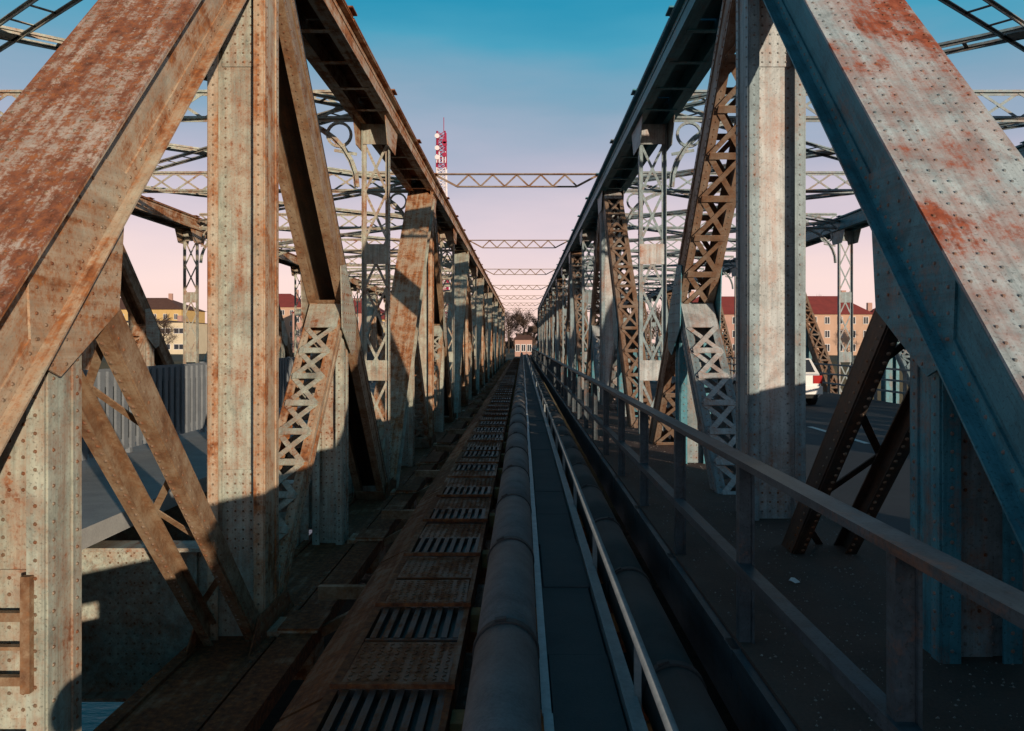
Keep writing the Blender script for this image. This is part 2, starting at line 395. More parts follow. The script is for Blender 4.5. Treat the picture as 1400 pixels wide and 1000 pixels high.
def member(bridge, name, x, p0, p1, kind, lod, mats, e0=0.0, e1=0.0, D=0.45, w=W, cell=0.72):
    """p0,p1 = (y,z) of the axis, x = lateral centre. Local frame: X lateral, Y along, Z depth.
    mats = (web, cover, lacing, rivet)"""
    dy, dz = p1[0] - p0[0], p1[1] - p0[1]
    ln = math.hypot(dy, dz); th = math.atan2(dz, dy)
    s0, s1 = e0, ln - e1
    mb = MB(); riv = MB(); hw = w / 2; hd = D / 2
    extra = []
    mweb, mcov, mlace, mriv = mats
    if kind == 'box':                        # cover plate on +Z, lacing below
        for sg in (-1, 1):
            a = sg * hw
            mb.box(a, a - sg * 0.018, s0, s1, -hd, hd)
            for vz in (-1, 1):               # corner angles: leg on the web and outstanding leg
                z0 = vz * hd
                mb.box(a + sg * 0.001, a + sg * 0.015, s0, s1, z0, z0 - vz * 0.105)
                mb.box(a + sg * 0.016, a + sg * 0.105, s0, s1, z0, z0 - vz * 0.014)
                if lod == 0: rows(riv, s0 + 0.05, s1 - 0.05, 0.105, [z0 - vz * 0.06], a + sg * 0.015, (sg, 0, 0), along='v')
        cov = MB(); cov.box(-hw - 0.108, hw + 0.108, s0, s1, hd + 0.001, hd + 0.019)
        if lod == 0:
            rows(riv, s0 + 0.05, s1 - 0.05, 0.105, [-hw - 0.06, -hw + 0.06, -0.14, 0.14, hw - 0.06, hw + 0.06], hd + 0.019)
            extra.append(('cover_plate', cov, mcov))
        else:
            mb.v, mb.f = mb.v, mb.f
            b = len(mb.v); mb.v += cov.v; mb.f += [tuple(i + b for i in f) for f in cov.f]
        if lod < 2: pass
    elif kind == 'boxdown':                  # cover on -Z, open towards +Z
        for sg in (-1, 1):
            a = sg * hw
            mb.box(a, a - sg * 0.02, s0, s1, -hd, hd)
            for vz in (-1, 1):
                z0 = vz * hd
                mb.box(a + sg * 0.001, a + sg * 0.015, s0, s1, z0, z0 - vz * 0.10)
            mb.box(a + sg * 0.016, a - sg * 0.11, s0, s1, hd + 0.001, hd + 0.015)
            if lod == 0:
                rows(riv, s0 + 0.05, s1 - 0.05, 0.10, [a - sg * 0.05], hd + 0.015)
                rows(riv, s0 + 0.05, s1 - 0.05, 0.10, [hd - 0.055, -hd + 0.055], a + sg * 0.015, (sg, 0, 0), along='v')
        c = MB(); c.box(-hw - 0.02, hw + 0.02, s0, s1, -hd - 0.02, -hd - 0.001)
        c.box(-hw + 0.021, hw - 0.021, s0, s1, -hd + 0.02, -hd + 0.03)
        if lod == 0: extra.append(('back_plate', c, M['dark_steel_and_shade']))  # dark colour paints the shade inside the open diagonal
        else:
            b = len(mb.v); mb.v += c.v; mb.f += [tuple(i + b for i in f) for f in c.f]
        for t in (0.0, 0.5, 1.0):
            q = s0 + 0.25 + (s1 - s0 - 0.5) * t
            c = MB(); c.box(-hw, hw, q - 0.13, q + 0.13, hd + 0.0165, hd + 0.028)
            if lod == 0: extra.append(('batten_plate', c, mweb))
            else:
                b = len(mb.v); mb.v += c.v; mb.f += [tuple(i + b for i in f) for f in c.f]
    elif kind == 'post':
        for sg in (-1, 1):
            a = sg * hw
            mb.box(a, a - sg * 0.018, s0, s1, -hd, hd)
            for vz in (-1, 1):
                z0 = vz * hd
                mb.box(a + sg * 0.001, a - sg * 0.10, s0, s1, z0 + vz * 0.001, z0 + vz * 0.016)
                if lod == 0 and vz > 0:
                    rows(riv, s0 + 0.05, s1 - 0.05, 0.10, [a - sg * 0.05], z0 + 0.016, (0, 0, vz))
                mb.box(a + sg * 0.001, a + sg * 0.014, s0, s1, z0, z0 - vz * 0.09)
            if lod == 0: rows(riv, s0 + 0.05, s1 - 0.05, 0.10, [hd - 0.05, -hd + 0.05], a + sg * 0.014, (sg, 0, 0), along='v')
        web = MB(); web.box(-hw + 0.02, hw - 0.02, s0, s1, hd - 0.115, hd - 0.10)
        if lod == 0:
            rows(riv, s0 + 0.05, s1 - 0.05, 0.10, [-hw + 0.135, hw - 0.135], hd - 0.10)
            extra.append(('web_plate', web, mcov))
            for q0, q1 in ((s0 + 0.9, s0 + 1.75), (s1 - 1.5, s1 - 0.75)):
                c = MB(); c.box(-hw + 0.105, hw - 0.105, q0, q1, hd - 0.0995, hd - 0.085)
                extra.append(('splice_plate', c, mcov))
                rows(riv, q0, q1, 0.09, [-0.12, -0.04, 0.04, 0.12], hd - 0.085)
        else:
            b = len(mb.v); mb.v += web.v; mb.f += [tuple(i + b for i in f) for f in web.f]
    elif kind == 'hanger':
        for sg in (-1, 1):
            a = sg * hw
            mb.box(a, a - sg * 0.014, s0, s1, -0.085, 0.085)
            mb.box(a - sg * 0.0145, a - sg * 0.085, s0, s1, -0.0075, 0.0075)
            if lod == 0: rows(riv, s0 + 0.05, s1 - 0.05, 0.12, [0.05, -0.05], a, (sg, 0, 0), along='v', r=0.014)
        for t in (0.0, 0.33, 0.66, 1.0):
            q = s0 + 0.2 + (s1 - s0 - 0.4) * t
            c = MB(); c.box(-hw + 0.02, hw - 0.02, q - 0.2, q + 0.2, 0.0265, 0.038)
            if lod == 0: extra.append(('batten_plate', c, mcov))
            else:
                b = len(mb.v); mb.v += c.v; mb.f += [tuple(i + b for i in f) for f in c.f]
        if lod < 3: add_lacing(None, mb, s0 + 0.4, s1 - 0.4, 0.0, hw - 0.05, 9, mlace, 0.05, 0.9, horiz=False) if lod else None
    elif kind == 'laced':
        for sg in (-1, 1):
            a = sg * hw
            mb.box(a, a - sg * 0.018, s0, s1, -hd, hd)
            for vz in (-1, 1):
                z0 = vz * hd
                mb.box(a + sg * 0.001, a - sg * 0.10, s0, s1, z0 + vz * 0.001, z0 + vz * 0.015)
                mb.box(a + sg * 0.001, a + sg * 0.014, s0, s1, z0, z0 - vz * 0.085)
                if lod == 0: rows(riv, s0 + 0.05, s1 - 0.05, 0.10, [a - sg * 0.05], z0 + vz * 0.015, (0, 0, vz))
            if lod == 0: rows(riv, s0 + 0.05, s1 - 0.05, 0.10, [hd - 0.05, -hd + 0.05], a + sg * 0.014, (sg, 0, 0), along='v')
        for vz in (-1, 1):
            for q in (s0 + 0.3, s1 - 0.3):
                c = MB(); z0 = vz * (hd + 0.016); c.box(-hw + 0.005, hw - 0.005, q - 0.24, q + 0.24, z0, z0 + vz * 0.012)
                if lod == 0: extra.append(('batten_plate', c, mcov))
                else:
                    b = len(mb.v); mb.v += c.v; mb.f += [tuple(i + b for i in f) for f in c.f]
        if lod in (1, 2):
            for vz in (-1, 1):
                add_lacing(None, mb, s0 + 0.55, s1 - 0.55, vz * (hd + 0.03), hw - 0.04, 9, mlace, 0.07, cell)
    elif kind == 'pair':                     # two open channels with sparse zigzag lacing behind
        for sg in (-1, 1):
            a = sg * hw
            mb.box(a, a - sg * 0.016, s0, s1, -hd, hd)
            mb.box(a + sg * 0.001, a - sg * 0.095, s0, s1, hd + 0.001, hd + 0.015)
            mb.box(a + sg * 0.001, a - sg * 0.075, s0, s1, -hd - 0.001, -hd - 0.015)
            mb.box(a + sg * 0.001, a + sg * 0.013, s0, s1, hd, hd - 0.08)
            if lod == 0:
                rows(riv, s0 + 0.05, s1 - 0.05, 0.085, [a - sg * 0.07], hd + 0.015, r=0.017)
                rows(riv, s0 + 0.05, s1 - 0.05, 0.10, [hd - 0.045], a + sg * 0.013, (sg, 0, 0), along='v')
        if lod in (1, 2): add_lacing(None, mb, s0 + 0.5, s1 - 0.5, -hd - 0.03, hw - 0.04, 9, mlace, 0.06, 0.8, horiz=False, single=True)
    o = obj(name, mb, mweb, bridge, (x, p0[0], p0[1]), (th, 0, 0))
    if kind == 'pair' and lod == 0: add_lacing(o, None, s0 + 0.5, s1 - 0.5, -hd - 0.03, hw - 0.04, 0, mlace, 0.06, 0.8, horiz=False, single=True)
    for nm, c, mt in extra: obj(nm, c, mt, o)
    if lod == 0:
        if kind == 'hanger':
            add_lacing(o, None, s0 + 0.4, s1 - 0.4, 0.0, hw - 0.05, 0, mlace, 0.05, 0.9, horiz=False)
        if kind == 'laced':
            for vz in (-1, 1):
                add_lacing(o, None, s0 + 0.55, s1 - 0.55, vz * (hd + 0.03), hw - 0.04, 0, mlace, 0.07, cell)
        if riv.v: obj('rivets', riv, mriv, o, kind='stuff', fix=False)
    return o

def gusset(bridge, x, y, z, pts, mats, lod, w=W):
    """plates on both faces of the truss; pts polygon (dy,dz)"""
    for sg in (-1, 1):
        mb = MB(); a = sg * (w / 2 + 0.0165)
        mb.prism(pts, 0, a, a + sg * 0.014)
        o = obj('gusset_plate', mb, mats[0], bridge, (x, y, z))
        if lod == 0:
            riv = MB()
            ymin, ymax = min(p[0] for p in pts), max(p[0] for p in pts); zmin, zmax = min(p[1] for p in pts), max(p[1] for p in pts)
            yy = ymin + 0.07
            while yy < ymax - 0.03:
                zz = zmin + 0.07
                while zz < zmax - 0.03:
                    ins = True; n = len(pts)
                    area = sum(pts[i][0] * pts[(i + 1) % n][1] - pts[(i + 1) % n][0] * pts[i][1] for i in range(n))
                    for i in range(n):
                        ax, ay = pts[i]; bx, by = pts[(i + 1) % n]
                        cr_ = (bx - ax) * (zz - ay) - (by - ay) * (yy - ax)
                        if cr_ * area < 0.05 * abs(area) * math.hypot(bx - ax, by - ay) * 0.5: ins = False
                    if ins: riv.dome((a + sg * 0.014, yy, zz), (sg, 0, 0), RIV)
                    zz += 0.14
                yy += 0.14
            if riv.v: obj('rivets', riv, mats[3], o, kind='stuff', fix=False)

def chord_top(bridge, x, lodmax, mats, ncov):
    yA, yB = Y1 - 0.35, ny(NP - 1) + 0.35
    z0, z1 = 4.33, 4.78; hw = W / 2 + 0.02
    mb = MB(); riv = MB()
    for sg in (-1, 1):
        a = x + sg * hw
        mb.box(a, a - sg * 0.02, yA, yB, z0, z1)
        mb.box(a + sg * 0.001, a + sg * 0.015, yA, yB, z0, z0 + 0.10)
        mb.box(a + sg * 0.001, a + sg * 0.015, yA, yB, z1, z1 - 0.10)
        mb.box(a + sg * 0.016, a + sg * 0.10, yA, yB, z1, z1 - 0.015)
        mb.box(a + sg * 0.016, a + sg * 0.09, yA, yB, z0, z0 + 0.015)
        mb.box(a - sg * 0.021, a - sg * 0.11, yA, yB, z0, z0 + 0.014)
        yy = yA + 0.05
        while lodmax == 0 and yy < 45:
            riv.dome((a + sg * 0.015, yy, z0 + 0.055), (sg, 0, 0), RIV); riv.dome((a + sg * 0.015, yy, z1 - 0.055), (sg, 0, 0), RIV); yy += 0.12
    b = MB(); yy = yA + 0.6
    while yy < yB:
        mb.box(x - hw + 0.005, x + hw - 0.005, yy - 0.05, yy + 0.05, z0 - 0.013, z0 - 0.001); yy += 1.25
    o = obj('top_chord', mb, mats[0], bridge)
    if riv.v: obj('rivets', riv, mats[3], o, kind='stuff', fix=False)
    n = 1
    while ny(n) < yB - 1:
        a, bq = ny(n) - 0.3 if n > 1 else yA, min(ny(n + 0.5) - 0.3, yB)
        c = MB(); t = 0.05
        c.box(x - hw - 0.11, x + hw + 0.11, a + 0.06, bq - 0.002, z1 + 0.001, z1 + 0.035)
        c.box(x - hw - 0.17, x + hw + 0.17, bq - 0.32, bq - 0.003, z1 + 0.036, z1 + 0.060)
        obj('cover_plate', c, mats[1], o)
        n += 0.5
    return o

def chord_bottom(bridge, x, mats, riv_on):
    yA, yB = 0.6, ny(NP) + 0.6
    mb = MB(); z0, z1 = -3.55, -2.98; hw = W / 2 + 0.02
    for sg in (-1, 1):
        a = x + sg * hw
        mb.box(a, a - sg * 0.02, yA, yB, z0, z1)
        mb.box(a + sg * 0.001, a + sg * 0.10, yA, yB, z1, z1 - 0.015)
        mb.box(a + sg * 0.001, a + sg * 0.10, yA, yB, z0, z0 + 0.015)
    mb.box(x - hw + 0.021, x + hw - 0.021, yA, yB, z1 - 0.05, z1 - 0.03)
    o = obj('bottom_chord', mb, mats[2], bridge)
    if riv_on:
        riv = MB(); y = 3
        while y < 30:
            for sg in (-1, 1): riv.dome((x + sg * (hw + 0.06), y, z1), (0, 0, 1), RIV)
            y += 0.12
        obj('rivets', riv, mats[3], o, kind='stuff', fix=False)

def lod_for(n, inner):
    if inner: return 0 if n <= 3.3 else (1 if n <= 6 else 2)
    return 1 if n <= 6 else 2

def build_truss(bridge, x, inner, P):
    """P palette dict; x lateral centre"""
    def ml(role): return P[role]
    # end posts
    member(bridge, 'end_post', x, (Y0, HB), (Y1, HT), 'box', lod_for(0, inner), P['end'], e0=0.1, e1=-0.05, D=0.46)
    member(bridge, 'end_post', x, (ny(NP), HB), (ny(NP - 1), HT), 'box', 2, P['end'], D=0.46)
    chord_top(bridge, x, 0 if inner else 1, P['chord'], 0)
    chord_bottom(bridge, x, P['low'], inner)
    hm = (HB + HT) / 2
    for n in range(1, NP):
        lod = lod_for(n, inner)
        yb = ny(n)
        if n % 2: member(bridge, 'vertical_post', x, (yb, HB + 0.2), (yb, 4.33), 'post', lod, P['post'], D=0.45)
        else: member(bridge, 'hanger', x, (yb, HB + 0.2), (yb, 4.33), 'hanger', lod, P['hang'], w=W - 0.02)
    for n in range(0, NP):
        lod = lod_for(n, inner)
        ya, yb_ = ny(n), ny(n + 1)
        ym = (ya + yb_) / 2
        up = (n % 2 == 0)                   # diagonal rises away from the camera
        if 0 < n < NP - 1:
            if up: member(bridge, 'diagonal', x, (ya, HB), (yb_, HT), P['kind_up'], lod, P['diag_up'], e0=0.5, e1=0.35, D=0.40, w=W - 0.05)
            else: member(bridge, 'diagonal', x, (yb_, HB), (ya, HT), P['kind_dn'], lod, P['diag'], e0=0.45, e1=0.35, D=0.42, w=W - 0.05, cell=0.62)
        # sub-post under the middle of the diagonal
        member(bridge, 'sub_post', x, (ym, HB + 0.2), (ym, hm - 0.05), 'post', lod, P['sub'], D=0.34, w=W - 0.12)
        if n == 0 and inner and P is PL:
            for z, h in ((-1.56, 0.05), (-1.72, 0.02), (-1.92, 0.05), (-2.25, 0.04)):
                c = MB(); c.box(x - W / 2 + 0.07, x + W / 2 - 0.17, ym - 0.20, ym - 0.155, z, z + h); obj('strap', c, M['brown'], bridge)
            c = MB(); c.box(x + W / 2 - 0.168, x + W / 2 - 0.115, ym - 0.23, ym - 0.188, -1.95, -1.30); obj('strap', c, M['brown'], bridge)
        # sub-diagonal from the middle to the foot of the post
        yf = yb_ if up else ya
        member(bridge, 'sub_diagonal', x, (yf, HB), (ym, hm), 'pair' if n == 0 else 'laced', lod, P['subd0'] if n == 0 else P['subd'], e0=0.35, e1=0.2, D=0.20 if n == 0 else 0.24, w=W - (0.02 if n == 0 else 0.08), cell=0.5)
        s = 1 if up else -1
        gl = lod if n < 2 else max(1, lod)
        # gusset in the middle of the diagonal
        gusset(bridge, x, ym, hm, [(-s * 0.15, -0.85), (s * 0.50, -0.45), (s * 0.60, 0.45), (s * 0.28, 0.50), (-s * 0.22, -0.02), (-s * 0.45, -0.29), (-s * 0.42, -0.75)], P['sub'] if n else (P['end'][0],) + P['end'][1:], gl, W - 0.03)
    for n in range(1, NP):
        lod = lod_for(n, inner)
        gusset(bridge, x, ny(n), HT, [(-0.75, -0.23), (-0.45, -0.75), (0.45, -0.75), (0.75, -0.23)], P['post'], lod if n < 2 else 1, W - 0.0)
        gusset(bridge, x, ny(n), HB, [(-0.75, 0.26), (0.75, 0.26), (0.45, 0.55), (-0.45, 0.55)], P['low'], lod if n < 2 else 1, W - 0.0)

def cross_frame(bridge, n, xi, xo, mat, big=True):
    """frame across the bridge at node n from inner truss xi to outer truss xo (faces)"""
    y = ny(n); mb = MB()
    d = 1 if xo > xi else -1
    zt, zb = 4.96, 4.44
    for z in (zt, zb):
        mb.box(xi, xo, y - 0.07, y + 0.07, z - 0.006, z + 0.006)
        mb.box(xi, xo, y - 0.006, y + 0.006, z - 0.06, z + 0.06)
    m = max(6, int(abs(xo - xi) / 0.72)); st = (xo - xi) / m
    for i in range(m):
        a, b = xi + st * i, xi + st * (i + 1)
        mb.bar((a, y + 0.01, zb), (b, y + 0.01, zt), 0.055, 0.01, (0, 1, 0))
        mb.bar((a, y - 0.01, zt), (b, y - 0.01, zb), 0.055, 0.01, (0, 1, 0))
    # second, lighter strut below
    z3 = zb
    if False:
        for z in (z2, z3):
            mb.box(xi, xo, y - 0.05, y + 0.05, z - 0.005, z + 0.005)
            mb.box(xi, xo, y - 0.006, y + 0.006, z - 0.045, z + 0.045)
        m2 = m + 4; st2 = (xo - xi) / m2
        for i in range(m2):
            a, b = xi + st2 * i, xi + st2 * (i + 1)
            if i % 2: a, b = b, a
            mb.bar((a, y, z3), (b, y, z2), 0.05, 0.01, (0, 1, 0))
        for i in range(1, 7):
            xx = xi + (xo - xi) * i / 7
            mb.box(xx - 0.035, xx + 0.035, y - 0.005, y + 0.005, z2, zb)
    o = obj('cross_frame', mb, mat, bridge)
    for (xe, sg) in ((xi, d), (xo, -d)):
        # curved knee bracket and ring in the corner
        k = MB(); pts = []
        for i in range(9):
            t = math.pi / 2 * i / 8
            pts.append((xe + sg * (1.55 - 1.5 * math.sin(t)), y, (z3 if big else zb) - 1.35 + 1.35 * math.cos(t)))
        for a, b in zip(pts, pts[1:]): k.bar(a, b, 0.11, 0.02, (0, 1, 0)); k.bar(a, b, 0.02, 0.12, (0, 1, 0))
        k.bar((xe + sg * 0.05, y, zb - 0.70), (xe + sg * 0.50, y, zb - 0.62), 0.06, 0.012, (0, 1, 0))
        obj('knee_bracket', k, mat, o)
        if big:
            r = MB(); c = (xe + sg * 0.40, y, 4.13)
            ring = []
            for i in range(20):
                t = 2 * math.pi * i / 20
                ring.append((c[0] + 0.235 * math.cos(t), y, c[2] + 0.235 * math.sin(t)))
            for i in range(20): r.bar(ring[i], ring[(i + 1) % 20], 0.05, 0.06, (0, 1, 0))
            obj('ring', r, mat, o, smooth=False)

def lateral(bridge, n, xi, xo, mat):
    """top lateral bracing between nodes n and n+1: two crossing ladder braces"""
    ya, yb = ny(n), ny(n + 1)
    for k, (p, q) in enumerate((((xi, ya), (xo, yb)), ((xi, yb), (xo, ya)))):
        z = 4.66 + 0.03 * k
        a, b = Vector((p[0], p[1], z)), Vector((q[0], q[1], z))
        dirv = (b - a).normalized(); nrm = Vector((-dirv.y, dirv.x, 0))
        mb = MB()
        for sg in (-1, 1):
            off = nrm * (0.19 * sg)
            mb.bar(a + off, b + off, 0.09, 0.012, (0, 0, 1)); mb.bar(a + off, b + off, 0.012, 0.09, (0, 0, 1))
        m = 16
        for i in range(1, m):
            c = a.lerp(b, i / m)
            mb.bar(c - nrm * 0.19, c + nrm * 0.19, 0.06 if i % 4 else 0.3, 0.012, (0, 0, 1))
        obj('lateral_brace', mb, mat, bridge)

def floor_beam(bridge, n, xi, xo, mat, mriv, rivets):
    y = ny(n); mb = MB()
    mb.box(xi, xo, y - 0.01, y + 0.01, -3.65, -2.12)
    for z in (-3.65, -2.12): mb.box(xi, xo, y - 0.16, y + 0.16, z - 0.02, z + 0.02)
    d = 1 if xo > xi else -1
    for i in range(5):
        xx = xi + (xo - xi) * (0.02 + i * 0.24)
        mb.box(xx - 0.05, xx + 0.05, y - 0.07, y - 0.011, -3.62, -2.15)
    o = obj('floor_beam', mb, mat, bridge)
    if rivets:
        riv = MB()
        for j in range(14):
            z = -3.55 + j * 0.105
            for i in range(7): riv.dome((xi + d * (0.55 + 0.085 * i), y - 0.010, z), (0, -1, 0), RIV)
        for i in range(60): riv.dome((xi + d * 0.12 * i, y - 0.010, -2.22), (0, -1, 0), RIV)
        obj('rivets', riv, mriv, o, kind='stuff', fix=False)

XL, XR = -2.62, 2.3            # inner faces of the two facing trusses
OUT = 9.35                    # to the inner face of the outer truss
def pal(*a): return tuple(M[i] for i in a)
PL = dict(end=pal('cream_edge', 'cream_heavy', 'cream', 'rivet_rust_shadow'), chord=pal('cream_edge', 'rust', 'cream', 'rivet_rust_shadow'),
          post=pal('cream_edge', 'cream', 'cream', 'rivet_rust_shadow'), hang=pal('cream', 'cream', 'cream', 'rivet_rust_shadow'),
          diag=pal('brown', 'cream', 'cream_edge', 'rivet_rust_shadow'), diag_up=pal('cream', 'cream_edge', 'cream', 'rivet_rust_shadow'),
          sub=pal('cream', 'cream', 'cream', 'rivet_rust_shadow'), subd=pal('cream_edge', 'cream', 'cream', 'rivet_rust_shadow'),
          subd0=pal('brown', 'brown', 'brown', 'rivet_rust_shadow'), low=pal('rust', 'rust', 'rust', 'rivet_rust_shadow'), kind_up='box', kind_dn='boxdown')
PR = dict(end=pal('blue_shaded', 'blue_patch', 'blue', 'rivet_blue'), chord=pal('blue_shaded', 'blue_shaded', 'blue', 'rivet_blue'),
          post=pal('blue', 'blue_pale', 'blue', 'rivet_blue'), hang=pal('blue', 'blue_pale', 'blue', 'rivet_blue'),
          diag=pal('blue_rust', 'cream_edge', 'blue_rust', 'rivet_rust_shadow'), diag_up=pal('blue_rust', 'blue_pale', 'blue_rust', 'rivet_rust_shadow'),
          sub=pal('blue_shaded', 'blue', 'blue', 'rivet_blue'), subd=pal('blue', 'blue_pale', 'blue_pale', 'rivet_blue'),
          subd0=pal('dark_steel_and_shade', 'dark_steel_and_shade', 'dark_steel_and_shade', 'rivet_rust_shadow'), low=pal('blue_rust', 'blue_rust', 'dark_steel_and_shade', 'rivet_rust_shadow'), kind_up='laced', kind_dn='laced')  # first sub-diagonal: its shade is painted in with the dark colour
left = thing('truss_bridge', 'cream green riveted steel truss bridge streaked with orange rust, left of the pipes', 'bridge', (0, 0, 0), 'parallel truss bridges')
right = thing('truss_bridge', 'blue grey riveted steel truss bridge carrying the road with the white car', 'bridge', (0, 0, 0), 'parallel truss bridges')
for br, xin, d, P, fm in ((left, XL, -1, PL, M['cream']), (right, XR, 1, PR, M['blue'])):
    build_truss(br, xin + d * W / 2, True, P)
    xo = xin + d * (W + OUT)
    build_truss(br, xo + d * W / 2, False, dict(P, kind_up='laced', kind_dn='laced') if d > 0 else P)
    xi_ = xin + d * (W + 0.05); xo_ = xo - d * 0.05
    for n in range(1, NP):
        cross_frame(br, n, xi_, xo_, fm, True)
        if n < NP - 1: lateral(br, n, xi_, xo_, fm)
        floor_beam(br, n, xi_, xo_, fm if d < 0 else M['dark_steel_and_shade'], P['post'][3], n == 1 and d < 0)
    for n in range(0, NP):
        floor_beam(br, n + 0.5, xi_, xo_, fm if d < 0 else M['dark_steel_and_shade'], P['post'][3], False)
# brackets on the left truss that carry the service catwalk
for n in [i * 0.5 for i in range(1, 2 * NP)]:
    y = ny(n); mb = MB()
    mb.box(-2.60, -2.12, y - 0.22, y + 0.22, -3.42, -2.93)
    mb.box(-2.47, -2.07, y - 0.27, y + 0.27, -2.929, -2.90)
    o = obj('side_bracket', mb, M['cream_edge'], left)
    c = MB(); c.bar((-2.12, y + 0.12, -3.05), (-1.26, y + 0.12, -2.60), 0.10, 0.10, (0, 1, 0)); c.box(-2.12, -1.2, y - 0.04, y + 0.04, -2.66, -2.53)
    obj('outrigger', c, M['brown'], o)
    c = MB(); c.box(-2.465, -2.05, y - 0.28, y + 0.28, -2.899, -2.878); obj('cap_plate', c, M['rust'], o)

# light lattice struts that tie the two facing top chords, every second panel
for i, n in enumerate(range(1, NP, 2)):
    if i == 0: continue                      # out of the frame
    y = ny(n); xa, xb = XL - 0.05, XR + 0.05; mb = MB()
    zt, zb = 4.80 + 0.115, 4.80 - 0.22
    e = 0.75
    mb.box(xa - 0.3, xb + 0.3, y - 0.06, y + 0.06, zt, zt + 0.035)
    mb.box(xa + e, xb - e, y - 0.05, y + 0.05, zb - 0.03, zb + 0.005)
    mb.bar((xa + e, y, zb), (xa + 0.12, y, zt), 0.06, 0.03, (0, 1, 0)); mb.bar((xb - e, y, zb), (xb - 0.12, y, zt), 0.06, 0.03, (0, 1, 0))
    m = 10; st = (xb - xa - 2 * e) / m
    lb = ('', 'nearest visible', 'second', 'third', 'fourth', 'fifth', 'sixth', 'farthest')[i] + (' lattice strut in view, tying the two facing top chords' if i in (1, 7) else ' lattice strut in view counted from the camera, tying the top chords')
    t = thing('tie_strut', lb, 'strut', (0, 0, 0), 'tie struts between the bridges')
    obj('chord', mb, M['blue_rust'], t)
    lc = MB()
    for j in range(m):
        a, b = xa + e + st * j, xa + e + st * (j + 1)
        z0, z1 = (zb, zt) if j % 2 == 0 else (zt, zb)
        lc.bar((a, y, z0), (b, y, z1), 0.05, 0.012, (0, 1, 0))
    obj('lacing', lc, M['blue_rust'], t)

# ------------------------------------------------------------------ decks and road
YE = ny(NP) + 2
# left deck
mb = MB(); mb.box(-11.7, -4.25, -6, YE, -2.0, -1.80)
struct('left_deck', mb, M['concrete'])
# right deck: footway slab and road slab
mb = MB(); mb.box(1.30, 3.20, -8, YE, -2.02, -1.80)
struct('footway', mb, M['footway'])
mb = MB(); mb.box(3.36, 11.75, -60, YE + 140, -2.05, -1.90)
road = struct('road', mb, M['road'])
mb = MB(); mb.box(3.205, 3.355, -60, YE, -2.05, -1.77)
struct('kerb', mb, M['concrete'])
y = -3.0
dm = MB(); dm.box(6.44, 6.56, 0, 3.0, -1.896, -1.892); dme = dm.mesh('lane_dash')
while y < 200:
    o = link('lane_dash', dme, M['marking'], road, (0, y, 0)); y += 6.0
em = MB(); em.box(3.55, 3.65, -60, YE, -1.896, -1.892); obj('edge_line', em, M['marking'], road)

# gritty litter of small stones on the footway
st = MB(); rr = random.Random(3)
for i in range(3200):
    yy = 2.2 + 16 * rr.random() ** 1.6; xx = 1.36 + 1.8 * rr.random(); r = 0.004 + 0.008 * rr.random() ** 3
    b = len(st.v); a = rr.random() * 6.28
    for k in range(4): st.v.append((xx + r * math.cos(a + k * 1.57) * rr.uniform(.7, 1.3), yy + r * math.sin(a + k * 1.57), -1.801))
    st.v.append((xx, yy, -1.80 + r * 0.9))
    for k in range(4): st.f.append((b + k, b + (k + 1) % 4, b + 4))
o = obj('grit', st, plain('grey_grit', (0.34, 0.31, 0.28), (0.16, 0.14, 0.13), 20, 0.9), kind='stuff', fix=False)
tag(o, 'loose grey grit scattered on the brown footway behind the railing', 'grit')
for i, (x, y, r, lb) in enumerate(((1.86, 9.6, 0.06, 'crumpled white paper scrap on the footway near the laced sub-diagonal'), (2.05, 6.0, 0.045, 'flattened pale wrapper on the footway below the handrail'),
                                 (1.72, 6.9, 0.04, 'tiny pale scrap of litter on the brown footway'))):
    mb = MB(); n = 7
    for k in range(n): mb.v.append((r * math.cos(6.28 * k / n) * rr.uniform(.6, 1.3), r * math.sin(6.28 * k / n) * rr.uniform(.6, 1.3), rr.uniform(0.0, 0.02)))
    mb.v.append((0, 0, r * 0.7)); mb.v.append((0, 0, 0.0))
    for k in range(n): mb.f += [(k, (k + 1) % n, n), ((k + 1) % n, k, n + 1)]
    tag(obj('litter', mb, M['litter'], None, (x, y, -1.80)), lb, 'litter')

# ------------------------------------------------------------------ railing on the footway edge
rail = thing('guard_railing', 'dark blue grey steel railing with two rails along the footway', 'railing', (1.34, 0, -1.8))
pm = MB(); pm.box(-0.035, 0.035, -0.035, 0.035, -0.215, 1.06); pm.box(0.036, 0.05, -0.055, 0.055, -0.215, 1.04)
pme = pm.mesh('post')
ys_ = [0.82 + 2.0 * i for i in range(56)]
fl = MB(); fl.box(-0.10, -0.038, -0.09, 0.09, -0.20, -0.02); fme = fl.mesh('foot_plate')
for y in ys_:
    o = link('post', pme, M['railing'], rail, (0, y, 0))
    if y < 30: link('foot_plate', fme, M['railing'], o)
mb = MB(); mb.box(-0.05, 0.055, 0.0, YE, 1.061, 1.10); mb.box(0.0555, 0.068, 0.0, YE, 1.02, 1.10)
obj('top_rail', mb, M['railing'], rail)
mb = MB(); mb.box(-0.052, -0.036, 0.0, YE, 0.415, 0.475); mb.box(-0.0355, 0.03, 0.0, YE, 0.463, 0.475); obj('mid_rail', mb, M['railing'], rail)
mb = MB(); mb.box(-0.095, -0.045, -4, YE, -0.40, 0.0)
o = obj('edge_girder', mb, M['railing'], rail); o.location = (0.0, 0, -0.02)

